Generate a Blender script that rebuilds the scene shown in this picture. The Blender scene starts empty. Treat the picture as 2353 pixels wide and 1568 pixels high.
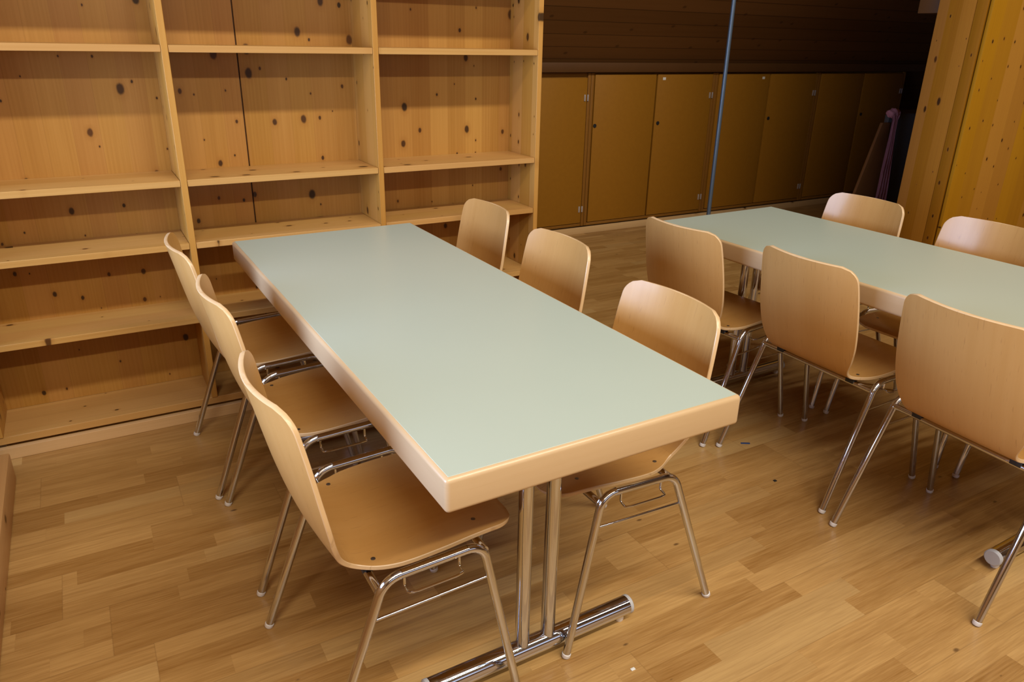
import bpy, bmesh, math, random
from mathutils import Vector, Matrix, Euler
import numpy as np

random.seed(7)
scene = bpy.context.scene
COL = scene.collection
R = math.radians

# ------------------------------------------------------------------ camera
cam_data = bpy.data.cameras.new('camera')
cam = bpy.data.objects.new('camera', cam_data)
COL.objects.link(cam)
cam.location = (-1.8319, -2.9595, 1.4598)
cam.rotation_euler = (1.1864, -0.0189, -0.5157)
cam_data.sensor_width = 36.0
cam_data.lens = 36.0 * 1709.65 / 2353.0
cam_data.clip_start = 0.02
scene.camera = cam

# ------------------------------------------------------------------ colour management
vs = scene.view_settings
scene.display_settings.display_device = 'sRGB'
vs.view_transform = 'Standard'
vs.look = 'None'
vs.gamma = 1.0
vs.use_curve_mapping = False
vs.exposure = 0.0
try:
    scene.cycles.use_denoising = True
    scene.cycles.max_bounces = 8
    scene.cycles.diffuse_bounces = 3
    scene.cycles.sample_clamp_indirect = 6.0
    scene.cycles.caustics_reflective = False
    scene.cycles.caustics_refractive = False
except Exception:
    pass

# ------------------------------------------------------------------ world and lights
world = bpy.data.worlds.new('world')
scene.world = world
world.use_nodes = True
world.node_tree.nodes['Background'].inputs[0].default_value = (0.78, 0.84, 1.0, 1)
world.node_tree.nodes['Background'].inputs[1].default_value = 1.0


def area(name, loc, rot, sx, sy, power, col):
    d = bpy.data.lights.new(name, 'AREA')
    d.shape = 'RECTANGLE'
    d.size, d.size_y = sx, sy
    d.energy = power
    d.color = col
    o = bpy.data.objects.new(name, d)
    o.location = loc
    o.rotation_euler = rot
    COL.objects.link(o)
    return o


LW, LT, LR = 35.0, 33.0, 350.0
# bluish daylight through the low window band of the far left wall
w = area('window_daylight', (-3.36, -1.22, 1.30), (0, R(-90), 0), 1.1, 2.3, LW, (0.62, 0.84, 1.30))
w.data.spread = R(100)
# row of louvred ceiling tubes running parallel to the bookcase
l = area('tube_row_low', (-1.6, -4.2, 3.04), (R(52), 0, 0), 4.0, 0.08, LT, (1.0, 0.88, 0.66))
l.data.spread = R(120)
# long roof window high up behind the camera
area('roof_window_daylight', (-0.2, -4.5, 5.54), (R(36), 0, 0), 6.8, 0.26, LR, (1.0, 0.92, 0.78))


# ------------------------------------------------------------------ material helpers
class NT:
    def __init__(s, name):
        s.m = bpy.data.materials.new(name)
        s.m.use_nodes = True
        s.t = s.m.node_tree
        s.b = s.t.nodes['Principled BSDF']

    def n(s, typ, **kw):
        x = s.t.nodes.new(typ)
        for k, v in kw.items():
            setattr(x, k, v)
        return x

    def lk(s, a, b):
        s.t.links.new(a, b)

    def put(s, sock, v):
        if isinstance(v, bpy.types.NodeSocket):
            s.lk(v, sock)
        elif v is not None:
            sock.default_value = v

    def math(s, op, a, b=None, c=None, clamp=False):
        x = s.n('ShaderNodeMath', operation=op, use_clamp=clamp)
        for i, v in enumerate((a, b, c)):
            s.put(x.inputs[i], v)
        return x.outputs[0]

    def xyz(s, a, b, c):
        x = s.n('ShaderNodeCombineXYZ')
        for i, v in enumerate((a, b, c)):
            s.put(x.inputs[i], v)
        return x.outputs[0]

    def noise(s, vec, scale=1.0, detail=3.0, rough=0.55):
        x = s.n('ShaderNodeTexNoise')
        s.lk(vec, x.inputs['Vector'])
        x.inputs['Scale'].default_value = scale
        x.inputs['Detail'].default_value = detail
        x.inputs['Roughness'].default_value = rough
        return x.outputs[0]

    def white(s, vec):
        x = s.n('ShaderNodeTexWhiteNoise', noise_dimensions='3D')
        s.lk(vec, x.inputs['Vector'])
        return x.outputs['Value']

    def step(s, v, lo, hi):
        x = s.n('ShaderNodeMapRange', interpolation_type='SMOOTHSTEP')
        s.put(x.inputs['Value'], v)
        s.put(x.inputs['From Min'], lo)
        s.put(x.inputs['From Max'], hi)
        return x.outputs[0]

    def lin(s, v, lo, hi, a, b):
        x = s.n('ShaderNodeMapRange')
        s.put(x.inputs['Value'], v)
        for i, q in zip(('From Min', 'From Max', 'To Min', 'To Max'), (lo, hi, a, b)):
            x.inputs[i].default_value = q
        return x.outputs[0]

    def mix(s, f, a, b):
        x = s.n('ShaderNodeMix', data_type='RGBA')
        s.put(x.inputs[0], f)
        for i, v in ((6, a), (7, b)):
            s.put(x.inputs[i], v if isinstance(v, bpy.types.NodeSocket) else (v[0], v[1], v[2], 1))
        return x.outputs[2]

    def coords(s):
        tc = s.n('ShaderNodeTexCoord')
        sp = s.n('ShaderNodeSeparateXYZ')
        s.lk(tc.outputs['Object'], sp.inputs[0])
        return {'x': sp.outputs[0], 'y': sp.outputs[1], 'z': sp.outputs[2]}

    def bump(s, h, strength, dist=0.001):
        x = s.n('ShaderNodeBump')
        x.inputs['Strength'].default_value = strength
        x.inputs['Distance'].default_value = dist
        s.lk(h, x.inputs['Height'])
        s.lk(x.outputs[0], s.b.inputs['Normal'])

    def done(s, col=None, rough=0.4, metal=0.0, spec=0.5, coat=0.0):
        if col is not None:
            s.put(s.b.inputs['Base Color'], col if isinstance(col, bpy.types.NodeSocket) else (*col, 1))
        s.put(s.b.inputs['Roughness'], rough)
        s.b.inputs['Metallic'].default_value = metal
        s.b.inputs['Specular IOR Level'].default_value = spec
        if coat:
            s.b.inputs['Coat Weight'].default_value = coat
            s.b.inputs['Coat Roughness'].default_value = 0.12
        return s.m


def pine(name, grain, across, stave=0.085, light=(0.52, 0.275, 0.058), dark=(0.39, 0.175, 0.022),
         knot_keep=0.25, ga=6.4, aa=9.6, kmax=0.125, seam=0.35, rough=0.42, shift=0.0, spec=0.32):
    t = NT(name)
    c = t.coords()
    third = [k for k in 'xyz' if k not in (grain, across)][0]
    oi = t.n('ShaderNodeObjectInfo').outputs['Random']
    g = t.math('ADD', t.math('ADD', c[grain], shift), t.math('MULTIPLY', oi, 7.0))
    a = c[across]
    th = c[third]
    sid = t.math('FLOOR', t.math('DIVIDE', t.math('ADD', a, shift), stave))
    r = t.white(t.xyz(sid, oi, 3.1))
    r2 = t.white(t.xyz(sid, oi, 8.7))
    gs = t.math('ADD', g, t.math('MULTIPLY', r, 9.0))
    low = t.noise(t.xyz(t.math('MULTIPLY', gs, 0.8), t.math('MULTIPLY', a, 14.0), t.math('MULTIPLY', th, 14.0)), 1.0, 2.0)
    fine = t.noise(t.xyz(t.math('MULTIPLY', gs, 2.5), t.math('MULTIPLY', a, 130.0), t.math('MULTIPLY', th, 130.0)), 1.0, 3.0)
    # year rings as stripes along the grain
    ring = t.math('SINE', t.math('MULTIPLY', t.math('ADD', t.math('ADD', a, th), t.math('MULTIPLY', low, 0.05)), 420.0))
    f = t.math('ADD', t.math('MULTIPLY', r, 0.62), t.math('MULTIPLY', low, 0.50))
    f = t.math('ADD', f, t.math('MULTIPLY', t.math('SUBTRACT', fine, 0.5), 0.7))
    f = t.math('ADD', f, t.math('MULTIPLY', ring, 0.06))
    f = t.math('SUBTRACT', f, 0.15, clamp=True)
    col = t.mix(f, light, dark)
    # pinkish or yellower staves
    col = t.mix(t.math('MULTIPLY', r2, 0.25), col, (0.50, 0.23, 0.09))
    # joints between the staves
    fr = t.math('FRACT', t.math('DIVIDE', t.math('ADD', a, shift), stave))
    ed = t.math('MINIMUM', fr, t.math('SUBTRACT', 1.0, fr))
    sm = t.math('SUBTRACT', 1.0, t.step(ed, 0.004, 0.016))
    col = t.mix(t.math('MULTIPLY', sm, t.math('MULTIPLY', seam, r2)), col, (0.20, 0.085, 0.02))
    # knots
    wob = t.math('MULTIPLY', t.math('SUBTRACT', t.noise(t.xyz(gs, a, th), 40.0, 2.0), 0.5), 0.05)
    vo = t.n('ShaderNodeTexVoronoi', feature='F1', voronoi_dimensions='2D')
    vo.inputs['Scale'].default_value = 1.0
    t.lk(t.xyz(t.math('MULTIPLY', g, ga), t.math('MULTIPLY', t.math('ADD', a, t.math('MULTIPLY', oi, 3.0)), aa), 0.0), vo.inputs['Vector'])
    sc = t.n('ShaderNodeSeparateColor')
    t.lk(vo.outputs['Color'], sc.inputs[0])
    keep = t.math('GREATER_THAN', sc.outputs[0], knot_keep)
    rad = t.math('ADD', 0.025, t.math('MULTIPLY', t.math('POWER', sc.outputs[1], 2.0), kmax))
    dist = t.math('ADD', vo.outputs['Distance'], wob)
    k = t.math('MULTIPLY', keep, t.math('SUBTRACT', 1.0, t.step(t.math('DIVIDE', dist, rad), 0.6, 1.15)))
    halo = t.math('MULTIPLY', keep, t.math('SUBTRACT', 1.0, t.step(t.math('DIVIDE', dist, rad), 0.8, 2.6)))
    col = t.mix(t.math('MULTIPLY', halo, 0.35), col, (0.30, 0.12, 0.02))
    kc = t.mix(sc.outputs[2], (0.012, 0.005, 0.002), (0.07, 0.022, 0.005))
    col = t.mix(t.math('MULTIPLY', k, 0.92), col, kc)
    t.bump(fine, 0.05)
    return t.done(col, rough, spec=spec)


def beech(name, light=(0.62, 0.355, 0.125), dark=(0.50, 0.257, 0.068), rough=0.33, axis='x', fleck=0.28):
    t = NT(name)
    c = t.coords()
    oi = t.n('ShaderNodeObjectInfo').outputs['Random']
    o = t.math('MULTIPLY', oi, 11.0)
    s = {k: (60.0 if k == axis else 2.2) for k in 'xyz'}
    v = t.xyz(*[t.math('ADD', t.math('MULTIPLY', c[k], s[k]), o) for k in 'xyz'])
    fine = t.noise(v, 1.0, 3.0, 0.6)
    s2 = {k: (9.0 if k == axis else 1.6) for k in 'xyz'}
    v2 = t.xyz(*[t.math('ADD', t.math('MULTIPLY', c[k], s2[k]), o) for k in 'xyz'])
    low = t.noise(v2, 1.0, 2.0)
    f = t.math('ADD', t.math('MULTIPLY', fine, 0.55), t.math('MULTIPLY', low, 0.75))
    f = t.math('SUBTRACT', f, 0.15, clamp=True)
    col = t.mix(f, light, dark)
    s3 = {k: (300.0 if k == axis else 22.0) for k in 'xyz'}
    v3 = t.xyz(*[t.math('MULTIPLY', c[k], s3[k]) for k in 'xyz'])
    fl = t.step(t.noise(v3, 1.0, 1.0), 0.66, 0.76)
    col = t.mix(t.math('MULTIPLY', fl, fleck), col, (0.26, 0.11, 0.035))
    return t.done(col, rough, spec=0.5, coat=0.15)


def parquet(name):
    t = NT(name)
    c = t.coords()
    x, y = c['x'], c['y']
    W = 0.068
    row = t.math('FLOOR', t.math('DIVIDE', y, W))
    rr = t.white(t.xyz(row, 1.7, 0.3))
    board = t.math('FLOOR', t.math('DIVIDE', row, 3.0))
    br = t.white(t.xyz(board, 5.9, 2.3))
    bx = t.math('DIVIDE', t.math('ADD', x, t.math('MULTIPLY', br, 2.2)), 2.2)
    bi = t.math('FLOOR', bx)
    inb = t.math('MULTIPLY', t.math('FRACT', bx), 2.2)
    ln = t.math('ADD', 0.36, t.math('MULTIPLY', t.white(t.xyz(row, bi, 9.1)), 0.42))
    sx = t.math('DIVIDE', t.math('ADD', inb, t.math('MULTIPLY', rr, 0.4)), ln)
    si = t.math('FLOOR', sx)
    key = t.xyz(row, t.math('ADD', si, t.math('MULTIPLY', bi, 17.0)), 0.5)
    v1 = t.white(key)
    v2 = t.white(t.xyz(si, row, t.math('ADD', bi, 40.0)))
    off = t.math('MULTIPLY', v1, 30.0)
    gx = t.math('ADD', x, off)
    gy = t.math('ADD', y, t.math('MULTIPLY', v2, 8.0))
    low = t.noise(t.xyz(t.math('MULTIPLY', gx, 2.2), t.math('MULTIPLY', gy, 26.0), off), 1.0, 3.0, 0.6)
    fine = t.noise(t.xyz(t.math('MULTIPLY', gx, 9.0), t.math('MULTIPLY', gy, 210.0), off), 1.0, 3.0, 0.6)
    f = t.math('ADD', t.math('MULTIPLY', v1, 0.46), t.math('MULTIPLY', low, 0.85))
    f = t.math('ADD', f, t.math('MULTIPLY', t.math('SUBTRACT', fine, 0.5), 0.95))
    f = t.math('SUBTRACT', f, 0.22, clamp=True)
    col = t.mix(f, (0.54, 0.33, 0.125), (0.25, 0.115, 0.024))
    col = t.mix(t.math('MULTIPLY', t.step(v2, 0.84, 0.97), 0.45), col, (0.56, 0.38, 0.165))
    # cathedral figure in some staves
    wv = t.math('SINE', t.math('MULTIPLY', t.math('ADD', gy, t.math('MULTIPLY', low, 0.06)), 520.0))
    col = t.mix(t.math('MULTIPLY', t.step(wv, 0.3, 1.0), t.math('MULTIPLY', t.step(v2, 0.35, 0.6), 0.16)), col, (0.24, 0.115, 0.035))
    # dark knots
    vo = t.n('ShaderNodeTexVoronoi', feature='F1', voronoi_dimensions='2D')
    vo.inputs['Scale'].default_value = 1.0
    t.lk(t.xyz(t.math('MULTIPLY', x, 2.6), t.math('MULTIPLY', y, 5.2), 0.0), vo.inputs['Vector'])
    sc = t.n('ShaderNodeSeparateColor')
    t.lk(vo.outputs['Color'], sc.inputs[0])
    kp = t.math('GREATER_THAN', sc.outputs[0], 0.85)
    dd = t.math('ADD', vo.outputs['Distance'], t.math('MULTIPLY', t.math('SUBTRACT', low, 0.5), 0.10))
    k = t.math('MULTIPLY', kp, t.math('SUBTRACT', 1.0, t.step(dd, 0.002, 0.03)))
    col = t.mix(t.math('MULTIPLY', k, 0.75), col, (0.07, 0.03, 0.01))
    # joints
    fy = t.math('FRACT', t.math('DIVIDE', y, W))
    ey = t.math('MULTIPLY', t.math('MINIMUM', fy, t.math('SUBTRACT', 1.0, fy)), W)
    fx = t.math('FRACT', sx)
    ex = t.math('MULTIPLY', t.math('MINIMUM', fx, t.math('SUBTRACT', 1.0, fx)), ln)
    fb = t.math('FRACT', t.math('DIVIDE', row, 3.0))
    fby = t.math('FRACT', t.math('DIVIDE', y, W * 3))
    eby = t.math('MULTIPLY', t.math('MINIMUM', fby, t.math('SUBTRACT', 1.0, fby)), W * 3)
    ebx = t.math('MINIMUM', inb, t.math('SUBTRACT', 2.2, inb))
    j = t.math('SUBTRACT', 1.0, t.step(t.math('MINIMUM', ex, ey), 0.0003, 0.0012))
    jb = t.math('SUBTRACT', 1.0, t.step(t.math('MINIMUM', eby, ebx), 0.0006, 0.0022))
    col = t.mix(t.math('MULTIPLY', j, 0.10), col, (0.17, 0.08, 0.025))
    col = t.mix(t.math('MULTIPLY', jb, 0.22), col, (0.12, 0.055, 0.018))
    t.bump(fine, 0.04)
    return t.done(col, t.lin(low, 0.3, 0.7, 0.30, 0.42), spec=0.5)


def plain(name, col, rough=0.4, metal=0.0, spec=0.5, var=0.08, scale=9.0):
    t = NT(name)
    c = t.coords()
    n = t.noise(t.xyz(c['x'], c['y'], c['z']), scale, 3.0)
    dk = tuple(v * (1 - 2 * var) for v in col)
    return t.done(t.mix(n, dk, col), rough, metal, spec)


def planks(name, along, across, w, light, dark, rough=0.5):
    t = NT(name)
    c = t.coords()
    a = c[across]
    sid = t.math('FLOOR', t.math('DIVIDE', a, w))
    r = t.white(t.xyz(sid, 2.2, 7.7))
    g = t.math('ADD', c[along], t.math('MULTIPLY', r, 13.0))
    n = t.noise(t.xyz(t.math('MULTIPLY', g, 1.3), t.math('MULTIPLY', a, 45.0), r), 1.0, 3.0)
    f = t.math('ADD', t.math('MULTIPLY', r, 0.5), t.math('MULTIPLY', n, 0.5))
    col = t.mix(f, light, dark)
    fr = t.math('FRACT', t.math('DIVIDE', a, w))
    ed = t.math('MINIMUM', fr, t.math('SUBTRACT', 1.0, fr))
    col = t.mix(t.math('MULTIPLY', t.math('SUBTRACT', 1.0, t.step(ed, 0.01, 0.04)), 0.7), col, (0.03, 0.014, 0.005))
    vo = t.n('ShaderNodeTexVoronoi', feature='F1', voronoi_dimensions='2D')
    vo.inputs['Scale'].default_value = 1.0
    t.lk(t.xyz(t.math('MULTIPLY', c[along], 3.0), t.math('MULTIPLY', a, 6.0), 0.0), vo.inputs['Vector'])
    k = t.math('SUBTRACT', 1.0, t.step(vo.outputs['Distance'], 0.03, 0.07))
    col = t.mix(t.math('MULTIPLY', k, 0.6), col, (0.04, 0.017, 0.006))
    return t.done(col, rough, spec=0.3)


M = {}
M['floor'] = parquet('oak parquet')
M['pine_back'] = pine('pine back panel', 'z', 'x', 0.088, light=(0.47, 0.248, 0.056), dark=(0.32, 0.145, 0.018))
M['pine_side'] = pine('pine upright', 'z', 'y', 0.088, knot_keep=0.25, kmax=0.10, aa=11.0)
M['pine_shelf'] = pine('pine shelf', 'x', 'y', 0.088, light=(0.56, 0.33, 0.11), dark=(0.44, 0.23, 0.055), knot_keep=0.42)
M['pine_low'] = pine('pine low board', 'y', 'z', 0.06, light=(0.64, 0.40, 0.19), dark=(0.52, 0.29, 0.11))
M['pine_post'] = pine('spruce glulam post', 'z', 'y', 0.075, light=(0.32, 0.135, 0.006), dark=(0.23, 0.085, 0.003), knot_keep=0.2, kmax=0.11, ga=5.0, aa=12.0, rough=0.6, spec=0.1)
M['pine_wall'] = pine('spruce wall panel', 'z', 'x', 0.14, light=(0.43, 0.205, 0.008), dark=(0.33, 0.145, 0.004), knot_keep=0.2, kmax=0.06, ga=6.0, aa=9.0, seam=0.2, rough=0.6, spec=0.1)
M['ply'] = beech('beech plywood')
M['ply_edge'] = beech('beech plywood edge', (0.74, 0.53, 0.31), (0.62, 0.41, 0.21), 0.4)
M['band_y'] = beech('beech edge lengthwise', (0.62, 0.45, 0.27), (0.54, 0.37, 0.20), 0.32, 'z', 0.05)
M['chrome'] = plain('chrome tube', (0.66, 0.69, 0.76), 0.09, 1.0, 0.5, 0.03)
M['steel'] = plain('blue grey steel', (0.13, 0.18, 0.25), 0.40, 0.6, 0.5, 0.05)
M['top'] = plain('sage laminate', (0.455, 0.525, 0.455), 0.30, 0.0, 0.45, 0.02, 3.0)
M['white_cap'] = plain('white plastic', (0.78, 0.76, 0.78), 0.4)
M['grey_cap'] = plain('grey plastic', (0.48, 0.49, 0.53), 0.45)
M['black'] = plain('black rubber', (0.02, 0.02, 0.022), 0.5)
M['hinge'] = plain('zinc hinge', (0.55, 0.50, 0.50), 0.4, 0.3)
M['screw'] = plain('dull steel', (0.25, 0.24, 0.23), 0.35, 0.9)
M['mdf'] = plain('brown fibreboard', (0.34, 0.148, 0.012), 0.5, 0.0, 0.3, 0.08, 30.0)
M['mdf_frame'] = plain('brown batten', (0.28, 0.12, 0.018), 0.5, 0.0, 0.3, 0.10, 20.0)
M['base_pale'] = pine('pale skirting', 'x', 'z', 0.2, light=(0.66, 0.46, 0.24), dark=(0.55, 0.36, 0.16), knot_keep=0.7)
M['roof'] = planks('dark roof boarding', 'x', 'y', 0.085, (0.20, 0.09, 0.027), (0.12, 0.052, 0.014))
M['rail'] = plain('dark timber rail', (0.105, 0.043, 0.010), 0.5)
M['wall'] = planks('wall boarding', 'y', 'z', 0.12, (0.36, 0.22, 0.11), (0.26, 0.15, 0.07))
M['pink'] = plain('pink cloth', (0.66, 0.30, 0.36), 0.9, 0, 0.1, 0.12, 25.0)
M['brownboard'] = plain('dark brown board', (0.24, 0.11, 0.035), 0.5)
M['greyboard'] = plain('dark grey board', (0.085, 0.088, 0.09), 0.6)
M['paper'] = plain('white paper', (0.8, 0.8, 0.78), 0.8)
M['bluescrap'] = plain('blue plastic', (0.02, 0.06, 0.22), 0.4)


# ------------------------------------------------------------------ mesh helpers
def finish(name, bm, mats, parent=None, loc=None, smooth=True, angle=38, bevel=0.0):
    bmesh.ops.recalc_face_normals(bm, faces=bm.faces[:])
    me = bpy.data.meshes.new(name)
    bm.to_mesh(me)
    bm.free()
    for m in (mats if isinstance(mats, (list, tuple)) else [mats]):
        me.materials.append(m)
    if smooth:
        me.polygons.foreach_set('use_smooth', [True] * len(me.polygons))
        me.set_sharp_from_angle(angle=R(angle))
    o = bpy.data.objects.new(name, me)
    COL.objects.link(o)
    if parent is not None:
        o.parent = parent
    if loc is not None:
        o.location = loc
    return o


def box(bm, x0, x1, y0, y1, z0, z1, bev=0.0, seg=2):
    b = bmesh.new()
    vs_ = [b.verts.new((x, y, z)) for x in (x0, x1) for y in (y0, y1) for z in (z0, z1)]
    for f in ((0, 1, 3, 2), (4, 6, 7, 5), (0, 4, 5, 1), (2, 3, 7, 6), (0, 2, 6, 4), (1, 5, 7, 3)):
        b.faces.new([vs_[i] for i in f])
    bmesh.ops.recalc_face_normals(b, faces=b.faces[:])
    if bev:
        bmesh.ops.bevel(b, geom=b.edges[:], offset=bev, segments=seg, profile=0.5, affect='EDGES')
    merge(bm, b)
    return bm


def merge(bm, b, mat=None):
    vm = {}
    for v in b.verts:
        co = v.co if mat is None else mat @ v.co
        vm[v.index] = bm.verts.new(co)
    b.verts.index_update()
    idx = {}
    bm.verts.ensure_lookup_table()
    base = len(bm.verts) - len(b.verts)
    for i, v in enumerate(b.verts):
        idx[v] = bm.verts[base + i]
    for f in b.faces:
        nf = bm.faces.new([idx[v] for v in f.verts])
        nf.material_index = f.material_index
    b.free()


def fillet(pts, r, n=7):
    """polyline with rounded inner corners; returns points and the index ranges of each corner's arc"""
    P = [Vector(p) for p in pts]
    out = [P[0]]
    arcs = []
    for i in range(1, len(P) - 1):
        a, b, c = P[i - 1], P[i], P[i + 1]
        u, v = (a - b).normalized(), (c - b).normalized()
        ang = u.angle(v)
        rr = r if not isinstance(r, (list, tuple)) else r[i - 1]
        d = min(rr / math.tan(ang / 2), 0.49 * (a - b).length, 0.49 * (c - b).length)
        re = d * math.tan(ang / 2)
        cen = b + (u + v).normalized() * (re / math.sin(ang / 2))
        s, e = b + u * d, b + v * d
        k0 = len(out)
        sv, ev = s - cen, e - cen
        tot = sv.angle(ev)
        ax = sv.cross(ev).normalized()
        for k in range(n + 1):
            out.append(cen + Matrix.Rotation(tot * k / n, 3, ax) @ sv)
        arcs.append((k0, len(out) - 1))
    out.append(P[-1])
    return out, arcs


def tube(bm, pts, r, n=14, cap=True, ref=None):
    P = [Vector(p) for p in pts]
    T = []
    for i in range(len(P)):
        a = P[max(i - 1, 0)]
        b = P[min(i + 1, len(P) - 1)]
        T.append((b - a).normalized())
    up = Vector(ref) if ref else (Vector((1, 0, 0)) if abs(T[0].x) < 0.9 else Vector((0, 0, 1)))
    N = (up - T[0] * up.dot(T[0])).normalized()
    rings = []
    for i, p in enumerate(P):
        N = (N - T[i] * N.dot(T[i])).normalized()
        B = T[i].cross(N)
        rr = r[i] if isinstance(r, (list, tuple)) else r
        rings.append([bm.verts.new(p + (N * math.cos(2 * math.pi * k / n) + B * math.sin(2 * math.pi * k / n)) * rr) for k in range(n)])
    for a, b in zip(rings, rings[1:]):
        for k in range(n):
            bm.faces.new((a[k], a[(k + 1) % n], b[(k + 1) % n], b[k]))
    if cap:
        bm.faces.new(rings[0][::-1])
        bm.faces.new(rings[-1])
    return bm


def T_(pts, r, n=14, cap=True):
    return tube(bmesh.new(), pts, r, n, cap)


def empty(name, label, cat, loc, rz=0.0, group=None):
    o = bpy.data.objects.new(name, None)
    o.empty_display_size = 0.1
    COL.objects.link(o)
    o.location = loc
    o.rotation_euler = (0, 0, rz)
    o['label'] = label
    o['category'] = cat
    if group:
        o['group'] = group
    return o


def tag(o, label, cat, group=None):
    o['label'] = label
    o['category'] = cat
    if group:
        o['group'] = group
    return o


def struct(name, bm, m, **kw):
    o = finish(name, bm, m, **kw)
    o['kind'] = 'structure'
    return o


def B(*a, **k):
    return box(bmesh.new(), *a, **k)


# ------------------------------------------------------------------ the setting
YC = 1.97            # plane of the eaves cupboards
struct('floor', B(-3.5, 7.2, -6.3, 2.7, -0.05, 0.0), M['floor'])

# sloped roof boarding rising from above the cupboards towards the room, then a flat ceiling
bm = bmesh.new()
prof = [(2.72, 0.60), (YC + 0.02, 1.305), (-2.55, 5.80), (-6.4, 5.80), (-6.4, 5.90), (-2.5, 5.92), (2.80, 0.68)]
for x in (-3.55, 7.3):
    for (y, z) in prof:
        bm.verts.new((x, y, z))
bm.verts.ensure_lookup_table()
n = len(prof)
for i in range(n):
    j = (i + 1) % n
    bm.faces.new((bm.verts[i], bm.verts[j], bm.verts[n + j], bm.verts[n + i]))
bm.faces.new([bm.verts[i] for i in range(n)][::-1])
bm.faces.new([bm.verts[n + i] for i in range(n)])
struct('ceiling', bm, M['roof'], smooth=False)

bm = bmesh.new()
box(bm, -3.5, 7.2, -6.35, -6.25, 0, 1.0)
box(bm, -3.5, 7.2, -6.35, -6.25, 2.3, 5.85)
box(bm, -3.5, -2.6, -6.35, -6.25, 1.0, 2.3)
box(bm, 2.2, 7.2, -6.35, -6.25, 1.0, 2.3)
struct('wall_front', bm, M['wall'])
bm = bmesh.new()
for x in (-2.6, -1.03, 0.54, 2.14):
    box(bm, x, x + 0.06, -6.34, -6.26, 1.0, 2.3)
box(bm, -2.6, 2.2, -6.34, -6.26, 1.0, 1.06)
box(bm, -2.6, 2.2, -6.34, -6.26, 2.24, 2.3)
struct('added_window', bm, M['pine_side'])  # added behind the camera, its opening lets in sky to brighten the chrome
struct('wall_right', B(7.1, 7.2, -6.3, 2.7, 0, 5.85), M['wall'])
# left wall with a long window opening
bm = bmesh.new()
WX0, WX1, WY0, WY1, WZ0, WZ1 = -3.50, -3.40, -2.6, -0.15, 0.70, 1.90
box(bm, WX0, WX1, -6.3, 2.7, 0, WZ0)
box(bm, WX0, WX1, -6.3, 2.7, WZ1, 5.85)
box(bm, WX0, WX1, -6.3, WY0, WZ0, WZ1)
box(bm, WX0, WX1, WY1, 2.7, WZ0, WZ1)
struct('wall_left', bm, M['wall'])
bm = bmesh.new()
for y in (WY0, -1.70, WY1 - 0.06):
    box(bm, WX0 + 0.01, WX1 - 0.01, y, y + 0.06, WZ0, WZ1)
box(bm, WX0 + 0.01, WX1 - 0.01, WY0, WY1, WZ0, WZ0 + 0.06)
box(bm, WX0 + 0.01, WX1 - 0.01, WY0, WY1, WZ1 - 0.06, WZ1)
struct('window_1', bm, M['pine_side'])
# wall behind the cupboards
struct('wall_back', B(-3.5, 7.1, 2.50, 2.60, 0, 0.85), M['wall'])

struct('baseboard_back', B(0.02, 7.1, YC - 0.025, YC - 0.005, 0.0, 0.055, bev=0.003), M['base_pale'])
struct('trim_1', B(-3.5, 7.1, YC - 0.035, YC + 0.10, 1.245, 1.315, bev=0.004), M['rail'])
# panelled wall to the right of the timber post
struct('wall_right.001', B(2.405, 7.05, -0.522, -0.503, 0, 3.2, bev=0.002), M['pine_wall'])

# ------------------------------------------------------------------ timber post
post = empty('timber_post', 'knotty orange-brown glued timber post at the right, beside the yellow wall panel', 'post', (2.5, -0.36, 0))
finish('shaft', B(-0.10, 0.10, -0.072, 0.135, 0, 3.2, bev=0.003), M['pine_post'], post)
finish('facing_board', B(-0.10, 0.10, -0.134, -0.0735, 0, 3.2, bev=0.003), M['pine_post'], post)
finish('bracket', B(-0.03, 0.10, 0.136, 0.30, 1.645, 2.3, bev=0.004), M['rail'], post)

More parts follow.
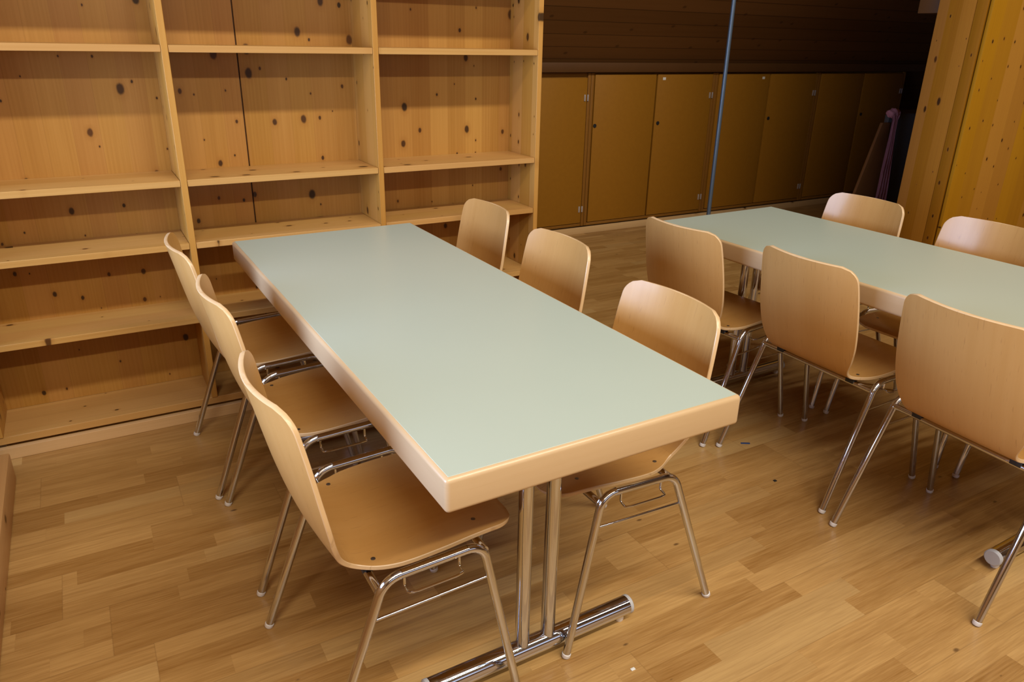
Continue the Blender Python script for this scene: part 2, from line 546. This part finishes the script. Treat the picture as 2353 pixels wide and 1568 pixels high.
# ------------------------------------------------------------------ eaves cupboards
units = [
    (0.385, 'brown fibreboard eaves cupboard nearest the bookcase, half hidden behind it'),
    (1.665, 'brown fibreboard eaves cupboard left of the thin metal pole, both doors in view'),
    (2.945, 'shadowed brown eaves cupboard directly right of the thin metal pole'),
    (4.225, 'nearly black eaves cupboard at the dark far right, behind the pink cloth'),
]
for i, (x0, lab) in enumerate(units):
    e = empty('eaves_cupboard', lab, 'cupboard', (x0, YC, 0), 0, 'eaves cupboards along the knee wall')
    wid = 1.28
    bm = bmesh.new()
    box(bm, 0.0, wid, 0.022, 0.05, 0.06, 1.24)
    finish('carcass', bm, M['mdf_frame'], e)
    bm = bmesh.new()
    for a, b in ((0.002, 0.028), (wid - 0.028, wid - 0.002)):
        box(bm, a, b, 0.0, 0.022, 0.06, 1.24, bev=0.001)
    box(bm, 0.03, wid - 0.03, 0.004, 0.021, 0.058, 0.082, bev=0.001)
    finish('frame', bm, M['mdf_frame'], e)
    for s, (a, b) in ((0, (0.036, 0.634)), (1, (0.650, 1.244))):
        d = finish('door', B(a, b, -0.004, 0.018, 0.088, 1.228 if (i, s) != (0, 1) else 1.205, bev=0.0015), M['mdf'], e)
        if s == 1:
            hx = b - 0.006
            for hz in (0.20, 1.06):
                bm = bmesh.new()
                for dx in (-0.014, 0.014):
                    box(bm, hx + dx - 0.0065, hx + dx + 0.0065, -0.010, -0.0042, hz - 0.024, hz + 0.024, bev=0.001)
                finish('hinge', bm, M['hinge'], d)
        if s == 1 or i == 1:
            lx = a + 0.035 if s == 1 else a + 0.016
            finish('lock', T_([(lx, -0.009, 0.85), (lx, -0.003, 0.85)], 0.015), M['black'], d)
        if (i, s) in ((1, 1), (2, 0)):
            ax = a + 0.05 if s else b - 0.09
            bm = bmesh.new()
            box(bm, ax, ax + 0.03, -0.0055, -0.0042, 1.185, 1.205)
            finish('tape_scrap', bm, M['paper'], d)

# ------------------------------------------------------------------ bookcase
XS = [(-2.268, -2.2455), (-1.529, -1.5065), (-0.773, -0.7505), (-0.0225, 0.0)]
TH = 0.0235
SHELF_Z = [1.700, 1.424, 0.9635, 0.7315, 0.435]
DEP = 0.248
bc = empty('bookcase', 'tall knotty pine bookcase with empty shelves in three bays', 'bookcase', (-1.134, 0.13, 0))
OFF = Vector((1.134, -0.13, 0))


def bcp(name, x0, x1, y0, y1, z0, z1, m, bev=0.0012):
    b = bmesh.new()
    box(b, x0 + OFF.x, x1 + OFF.x, y0 + OFF.y, y1 + OFF.y, z0, z1, bev=bev, seg=1)
    return finish(name, b, m, bc)


for k, (a, b) in enumerate(XS):
    bcp('side_panel' if k in (0, 3) else 'divider', a, b, 0.0, DEP + 0.012, 0.0855, 2.05, M['pine_side'])
bcp('top_panel', XS[0][0], 0.0, 0.0, DEP + 0.012, 2.05, 2.075, M['pine_shelf'])
bcp('bottom_shelf', XS[0][0], 0.0, 0.004, DEP + 0.012, 0.056, 0.085, M['pine_shelf'])
bcp('plinth', XS[0][0] - 0.01, 0.0, -0.012, 0.010, 0.0, 0.046, M['base_pale'])
bcp('plinth_support', XS[0][0] + 0.02, -0.02, 0.03, 0.05, 0.0, 0.055, M['pine_shelf'])
for k in range(3):
    a, b = XS[k][1], XS[k + 1][0]
    for z in SHELF_Z:
        dz = random.uniform(-0.0015, 0.0015)
        bcp('shelf', a + 0.001, b - 0.001, 0.001, DEP, z - TH + dz, z + dz, M['pine_shelf'])
cuts = [(XS[0][1], XS[1][0]), (XS[1][1], -1.2375), (-1.2325, XS[2][0]), (XS[2][1], XS[3][0])]
for a, b in cuts:
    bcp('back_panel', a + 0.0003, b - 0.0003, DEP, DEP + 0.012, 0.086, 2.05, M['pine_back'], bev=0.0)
bcp('back_batten', -1.30, -1.17, DEP + 0.0125, DEP + 0.03, 0.086, 2.05, M['rail'], bev=0.0)

# low pine foot board at left; unseen box above added to block window light
lc = empty('low_board', 'low pine foot board at the left picture edge, unseen box added above it to block window light', 'cabinet', (-2.216, -0.172, 0))
finish('plinth', B(-0.055, 0.0, -3.6, 0.0, 0.0, 0.108, bev=0.006), M['pine_low'], lc)
finish('shade_body', B(-0.36, -0.034, -3.6, -0.004, 0.109, 0.74, bev=0.003), M['pine_low'], lc)  # added out of view, keeps window light off floor and lower shelves
finish('top_panel', B(-0.37, -0.030, -3.61, 0.0, 0.7405, 0.765, bev=0.003), M['pine_low'], lc)  # lid of the added light-blocking box


# ------------------------------------------------------------------ chairs
def spline(P, n):
    P = np.array(P, float)
    d = np.r_[0, np.cumsum(np.linalg.norm(np.diff(P[:, :2], axis=0), axis=1))]
    out = []
    tt = np.linspace(0, d[-1], n)
    for t in tt:
        i = min(np.searchsorted(d, t, 'right') - 1, len(P) - 2)
        i = max(i, 0)
        h = d[i + 1] - d[i]
        u = (t - d[i]) / h

        def tan(k):
            if k == 0:
                return (P[1] - P[0]) / (d[1] - d[0])
            if k == len(P) - 1:
                return (P[-1] - P[-2]) / (d[-1] - d[-2])
            return (P[k + 1] - P[k - 1]) / (d[k + 1] - d[k - 1])
        m0, m1 = tan(i) * h, tan(i + 1) * h
        out.append((2 * u**3 - 3 * u**2 + 1) * P[i] + (u**3 - 2 * u**2 + u) * m0 + (-2 * u**3 + 3 * u**2) * P[i + 1] + (u**3 - u**2) * m1)
    return np.array(out), tt


# y forward, z, half width, sideways bulge (towards the back)
PROF = [
    (0.020, 0.832, 0.187, 0.040), (0.033, 0.770, 0.195, 0.039), (0.046, 0.700, 0.200, 0.037), (0.058, 0.630, 0.202, 0.033),
    (0.070, 0.565, 0.199, 0.027), (0.081, 0.510, 0.188, 0.018), (0.096, 0.468, 0.171, 0.009), (0.123, 0.444, 0.168, 0.002),
    (0.165, 0.4385, 0.188, -0.003), (0.215, 0.4410, 0.203, -0.004), (0.300, 0.447, 0.206, -0.003), (0.390, 0.4515, 0.201, -0.001),
    (0.450, 0.4505, 0.196, 0.0), (0.482, 0.446, 0.193, 0.0), (0.498, 0.439, 0.191, 0.0)]
FOOT_D = 0.475       # rear foot to front foot
YO = -FOOT_D / 2


def shell_pieces():
    rows, tt = spline(PROF, 96)
    L = tt[-1]
    # extra rows close to the two rounded ends
    r_top, r_front = 0.044, 0.058
    NC = 21
    grid = []
    for (y, z, hw, bu), t in zip(rows, tt):
        w = hw
        for d, r in ((t, r_top), (L - t, r_front)):
            if d < r:
                w = hw - (r - math.sqrt(max(r * r - (r - d) ** 2, 0)))
        line = []
        for k in range(NC):
            s = -1 + 2 * k / (NC - 1)
            s = math.sin(s * math.pi / 2) * 0.35 + s * 0.65
            q = s * w / hw
            line.append(Vector((s * w, y + YO, z)) + Vector((0, -bu * (1 - q * q), 0)) * (1 if z > 0.5 or bu > 0 else 0)
                        + (Vector((0, 0, bu * (1 - q * q))) if bu < 0 else Vector()))
        grid.append(line)
    G = np.array([[list(v) for v in r] for r in grid])
    du = np.gradient(G, axis=0)
    dv = np.gradient(G, axis=1)
    N = np.cross(du, dv)
    N /= np.linalg.norm(N, axis=2, keepdims=True)
    mid = len(rows) // 2
    if N[mid, NC // 2, 2] < 0:
        N = -N
    return rows, G, N


def shell_mesh(G, N, i0, i1, seam_lo, seam_hi, name, parent):
    t, ch = 0.0055, 0.0016
    g, nn = G[i0:i1 + 1].copy(), N[i0:i1 + 1]
    nr, nc = g.shape[:2]
    gin = g.copy()

    def inset(i, j, ii, jj):
        d = g[ii, jj] - g[i, j]
        gin[i, j] = gin[i, j] + d / max(np.linalg.norm(d), 1e-6) * ch
    for i in range(nr):
        inset(i, 0, i, 1)
        inset(i, nc - 1, i, nc - 2)
    for j in range(nc):
        if not seam_lo:
            inset(0, j, 1, j)
        if not seam_hi:
            inset(nr - 1, j, nr - 2, j)
    bm = bmesh.new()
    up = [[bm.verts.new(gin[i, j] + nn[i, j] * t) for j in range(nc)] for i in range(nr)]
    dn = [[bm.verts.new(gin[i, j] - nn[i, j] * t) for j in range(nc)] for i in range(nr)]
    for i in range(nr - 1):
        for j in range(nc - 1):
            bm.faces.new((up[i][j], up[i][j + 1], up[i + 1][j + 1], up[i + 1][j]))
            bm.faces.new((dn[i][j], dn[i + 1][j], dn[i + 1][j + 1], dn[i][j + 1]))
    ring = [(i, 0) for i in range(nr)] + [(nr - 1, j) for j in range(1, nc)] + [(i, nc - 1) for i in range(nr - 2, -1, -1)] + [(0, j) for j in range(nc - 2, 0, -1)]
    ru = [bm.verts.new(g[i, j] + nn[i, j] * (t - ch)) for i, j in ring]
    rd = [bm.verts.new(g[i, j] - nn[i, j] * (t - ch)) for i, j in ring]
    m = len(ring)
    for k in range(m):
        l = (k + 1) % m
        a, b = ring[k], ring[l]
        for q in ((up[a[0]][a[1]], up[b[0]][b[1]], ru[l], ru[k]), (ru[k], ru[l], rd[l], rd[k]), (rd[k], rd[l], dn[b[0]][b[1]], dn[a[0]][a[1]])):
            f = bm.faces.new(q)
            f.material_index = 1
    return finish(name, bm, [M['ply'], M['ply_edge']], parent, angle=40)


def make_chair():
    c = empty('stacking_chair', '', 'chair', (0, 0, 0))
    rows, G, N = shell_pieces()
    cut = int(np.argmin(np.abs(rows[:, 0] - 0.112) + (rows[:, 1] > 0.6) * 9))
    shell_mesh(G, N, 0, cut, False, True, 'backrest', c)
    seat = shell_mesh(G, N, cut, len(rows) - 1, True, False, 'seat', c)
    r = 0.0102
    for s in (-1, 1):
        def P(y, z):
            return Vector((s * (0.247 - 0.013 * min(z / 0.445, 1)), y + YO, z))
        path, arcs = fillet([P(0, 0.010), P(0.162, 0.4435), P(0.386, 0.4525), P(FOOT_D, 0.010)], (0.055, 0.045), 9)
        a0, a1 = arcs[0][1], arcs[1][0]
        for pts in (path[:a0 + 1], path[a1:][::-1]):
            lg = finish('leg', T_(pts, r, 16), M['chrome'], c)
            f, d = pts[0], (pts[1] - pts[0]).normalized()
            bm = T_([f - d * 0.0095, f - d * 0.006, f + d * 0.002, f + d * 0.003], [0.0095, 0.0118, 0.0118, 0.0105], 16)
            finish('foot_cap', bm, M['white_cap'], lg)
        finish('side_rail', T_(path[a0:a1 + 1], r, 16), M['chrome'], c)
        # thin bar between the two legs under the rail
        def onleg(za, zb, k):
            return P(0.162 * za / 0.4435, za) if k == 0 else P(FOOT_D + (0.386 - FOOT_D) * zb / 0.4525, zb)
        finish('side_bar', T_([onleg(0.352, 0, 0), onleg(0, 0.364, 1)], 0.0034, 10), M['chrome'], c)
        x = s * 0.234
        hk, _ = fillet([(x, 0.205 + YO, 0.441), (x, 0.205 + YO, 0.413), (x + s * 0.020, 0.205 + YO, 0.409), (x + s * 0.024, 0.225 + YO, 0.409),
                        (x + s * 0.024, 0.310 + YO, 0.412), (x + s * 0.020, 0.330 + YO, 0.412), (x, 0.330 + YO, 0.416), (x, 0.330 + YO, 0.447)], 0.006, 4)
        finish('linking_hook', T_(hk, 0.0028, 8), M['chrome'], c)
    for y, z in ((0.150, 0.4165), (0.393, 0.430)):
        xx = 0.247 - 0.013 * z / 0.445 - 0.004
        finish('cross_tube', T_([(-xx, y + YO, z), (xx, y + YO, z)], 0.0095, 14), M['chrome'], c)
        for s in (-1, 1):
            zt = 0.4335 if y < 0.2 else 0.4455
            bm = B(s * 0.150 - 0.016, s * 0.150 + 0.016, y + YO - 0.010, y + YO + 0.012, z - 0.002, zt + 0.001, bev=0.002)
            finish('spacer', bm, M['black'], c)
    for y, z, xs in ((0.165, 0.4437, 0.160), (0.405, 0.4570, 0.150)):
        for s in (-1, 1):
            bm = T_([(s * xs, y + YO, z - 0.003), (s * xs, y + YO, z + 0.0006), (s * xs, y + YO, z + 0.0012)], [0.0052, 0.0052, 0.0036], 12)
            finish('screw', bm, M['screw'], seat)
    return c


def copy_tree(o, parent=None):
    n_ = o.copy()
    COL.objects.link(n_)
    n_.parent = parent
    for ch in o.children:
        copy_tree(ch, n_)
    return n_


# (x of the rear feet line, y of the chair centre, turn, facing sign, label, group)
G1 = 'chairs along the left side of the near table'
G2 = 'chairs along the right side of the near table'
G3 = 'chairs along the left side of the far table'
G4 = 'chairs along the right side of the far table'
chairs = [
    (-1.616, -0.378, 0.0, 1, 'beech plywood chair at the near table, left side, closest to the bookcase', G1),
    (-1.596, -0.925, 0.0, 1, 'middle beech plywood chair of three on the left side of the near table', G1),
    (-1.604, -1.553, 0.0, 1, 'beech plywood chair in the foreground, left of the near table corner', G1),
    (-0.395, -0.275, 0.0, -1, 'pale-looking beech chair right of the near table, in front of the bookcase', G2),
    (-0.420, -0.860, 0.0, -1, 'middle pale-looking chair of three on the right side of the near table', G2),
    (-0.492, -1.524, 0.0, -1, 'chair right of the near table, nearest the camera, chrome front legs in view', G2),
    (0.076, -0.862, 4.5, 1, 'chair at the far table with its back to us, closest to the cupboards', G3),
    (0.148, -1.409, -1.0, 1, 'middle of three chairs showing their brown backs at the far table', G3),
    (0.100, -1.980, -3.5, 1, 'chair at the far table cut by the right edge, large brown back to us', G3),
    (1.228, -0.852, 0.0, -1, 'chair beyond the far table, in front of the timber post', G4),
    (1.243, -1.408, 0.0, -1, 'chair beyond the far table at the right edge, before the yellow wall panel', G4),
    (1.245, -1.980, 0.0, -1, 'chair beyond the far table, only its thin chrome leg showing behind a brown back', G4),
]
proto = make_chair()
for i, (xr, yc, dr, sg, lab, grp) in enumerate(chairs):
    o = proto if i == 0 else copy_tree(proto)
    o.location = (xr + sg * FOOT_D / 2, yc, 0)
    o.rotation_euler = (0, 0, R((-90 if sg > 0 else 90) + dr))
    o['label'] = lab
    o['category'] = 'chair'
    o['group'] = grp


# ------------------------------------------------------------------ tables
TW, TL, TH_, TT = 0.70, 1.796, 0.766, 0.0707


def make_table():
    e = empty('folding_table', '', 'table', (0, 0, 0))
    # edge band: a frame of solid beech with rounded edges
    hw, hl, bw = TW / 2, TL / 2, 0.030
    bm = bmesh.new()
    box(bm, -hw, hw, -hl, hl, TH_ - TT, TH_, bev=0.0095, seg=5)
    finish('edge_band', bm, M['band_y'], e)
    finish('tabletop', B(-hw + 0.0088, hw - 0.0088, -hl + 0.0088, hl - 0.0088, TH_ - 0.004, TH_ + 0.0006, bev=0.0004, seg=1), M['top'], e)
    for s in (-1, 1):
        yb = s * (hl - 0.238)
        for q in (-1, 1):
            finish('leg', T_([(q * 0.038, yb, 0.050), (q * 0.038, yb, TH_ - TT)], 0.0178, 20), M['chrome'], e)
        pl = bmesh.new()
        box(pl, -0.12, 0.12, yb - 0.05, yb + 0.05, TH_ - TT - 0.006, TH_ - TT + 0.001, bev=0.001)
        finish('mounting_plate', pl, M['chrome'], e)
        ft = finish('foot_tube', T_([(-0.292, yb, 0.043), (0.292, yb, 0.043)], 0.0255, 24), M['chrome'], e)
        for q in (-1, 1):
            bm = T_([(q * 0.291, yb, 0.043), (q * 0.300, yb, 0.043), (q * 0.303, yb, 0.043)], [0.0258, 0.0258, 0.0225], 24)
            finish('end_cap', bm, M['grey_cap'], ft)
            bm = T_([(q * 0.272, yb, 0.0), (q * 0.272, yb, 0.006), (q * 0.272, yb, 0.022)], [0.010, 0.0125, 0.0125], 16)
            finish('glide', bm, M['white_cap'], ft)
    return e


t1 = make_table()
ca, sa = math.cos(0.0111), math.sin(0.0111)
t1.location = (-1.3865 + ca * 0.35 - sa * TL / 2, -1.9728 + sa * 0.35 + ca * TL / 2, 0)
t1.rotation_euler = (0, 0, 0.0111)
t1['label'] = 'near table with sage green top and pale wooden edge, in the middle of the picture'
t1['group'] = 'green topped tables'
t2 = copy_tree(t1)
t2.location = (0.640, -1.428, 0)
t2.rotation_euler = (0, 0, 0.019)
t2.scale = (1, 1, 0.985)
t2['label'] = 'far table with sage green top, cut off by the right edge'

# ------------------------------------------------------------------ metal pole
p = finish('metal_pole', T_([(0, 0, 0), (0, 0, 3.15)], 0.0125, 16), M['steel'], None, (1.54, 0.45, 0))
tag(p, 'thin upright blue grey metal pole in front of the cupboards', 'pole')

# ------------------------------------------------------------------ things in the dark corner
gx, gy = 3.955, 1.02
g = finish('grey_board', B(0.0, 1.1, -0.02, 0.02, 0.0, 0.955, bev=0.004), M['greyboard'], None, (gx, gy, 0))
tag(g, 'dark grey upright board in the dark corner behind the post', 'board')
# brown board leaning against it
bm = bmesh.new()
box(bm, -0.46, 0.0, -0.012, 0.012, 0.0, 0.90, bev=0.003)
for v in bm.verts:
    if v.co.z > 0.45 and v.co.x < -0.2:
        v.co.x += 0.36
bo = finish('leaning_board', bm, M['brownboard'], None, (gx - 0.02, gy - 0.09, 0))
bo.rotation_euler = (R(-3), 0, 0)
tag(bo, 'tapering dark brown board leaning in the dark corner, left of the pink cloth', 'board')
# pink cloth hung over the corner of the grey board
bm = bmesh.new()
rows_ = 26
cols_ = 18
gr = []
for i in range(rows_):
    z = 0.985 - 0.80 * i / (rows_ - 1)
    w = 0.055 + 0.085 * (i / (rows_ - 1)) ** 1.2 + (0.05 if i < 2 else 0.0)
    cx = -0.02 - 0.03 * (i / (rows_ - 1))
    gr.append([bm.verts.new((cx + (k / (cols_ - 1) - 0.5) * w, -0.092 + 0.010 * math.sin(k * 1.25 + i * 0.12) - 0.034 * i / rows_, z)) for k in range(cols_)])
for i in range(rows_ - 1):
    for k in range(cols_ - 1):
        bm.faces.new((gr[i][k], gr[i][k + 1], gr[i + 1][k + 1], gr[i + 1][k]))
res = bmesh.ops.solidify(bm, geom=bm.faces[:], thickness=0.004)
b2 = bmesh.new()
bmesh.ops.create_icosphere(b2, subdivisions=3, radius=1.0)
for v in b2.verts:
    nz = 1 + 0.18 * math.sin(7 * v.co.x + 3 * v.co.z) + 0.12 * math.sin(9 * v.co.y + 5 * v.co.x)
    v.co = Vector((v.co.x * 0.062 * nz - 0.035, v.co.y * 0.034 * nz - 0.072, v.co.z * 0.034 * nz + 0.975))
merge(bm, b2)
pk = finish('pink_cloth', bm, M['pink'], None, (gx, gy, 0), angle=80)
tag(pk, 'crumpled pink cloth hanging over the corner of the dark grey board', 'cloth')

# ------------------------------------------------------------------ scraps on the floor
s1 = finish('plastic_scrap', B(-0.018, 0.018, -0.004, 0.004, 0.0, 0.003, bev=0.001), M['bluescrap'], None, (0.262, -1.190, 0))
s1.rotation_euler = (0, 0, R(-30))
tag(s1, 'tiny blue scrap on the floor between the two tables', 'scrap')
s2 = finish('dirt_speck', B(-0.006, 0.006, -0.005, 0.005, 0.0, 0.003, bev=0.001), M['black'], None, (0.155, -1.438, 0))
tag(s2, 'tiny black speck on the floor in front of the far table chairs', 'speck')
s3 = finish('paper_scrap', B(-0.006, 0.006, -0.004, 0.004, 0.0, 0.002, bev=0.0006), M['paper'], None, (-0.842, -1.885, 0))
tag(s3, 'tiny white paper scrap on the floor beside the near table foot', 'scrap')
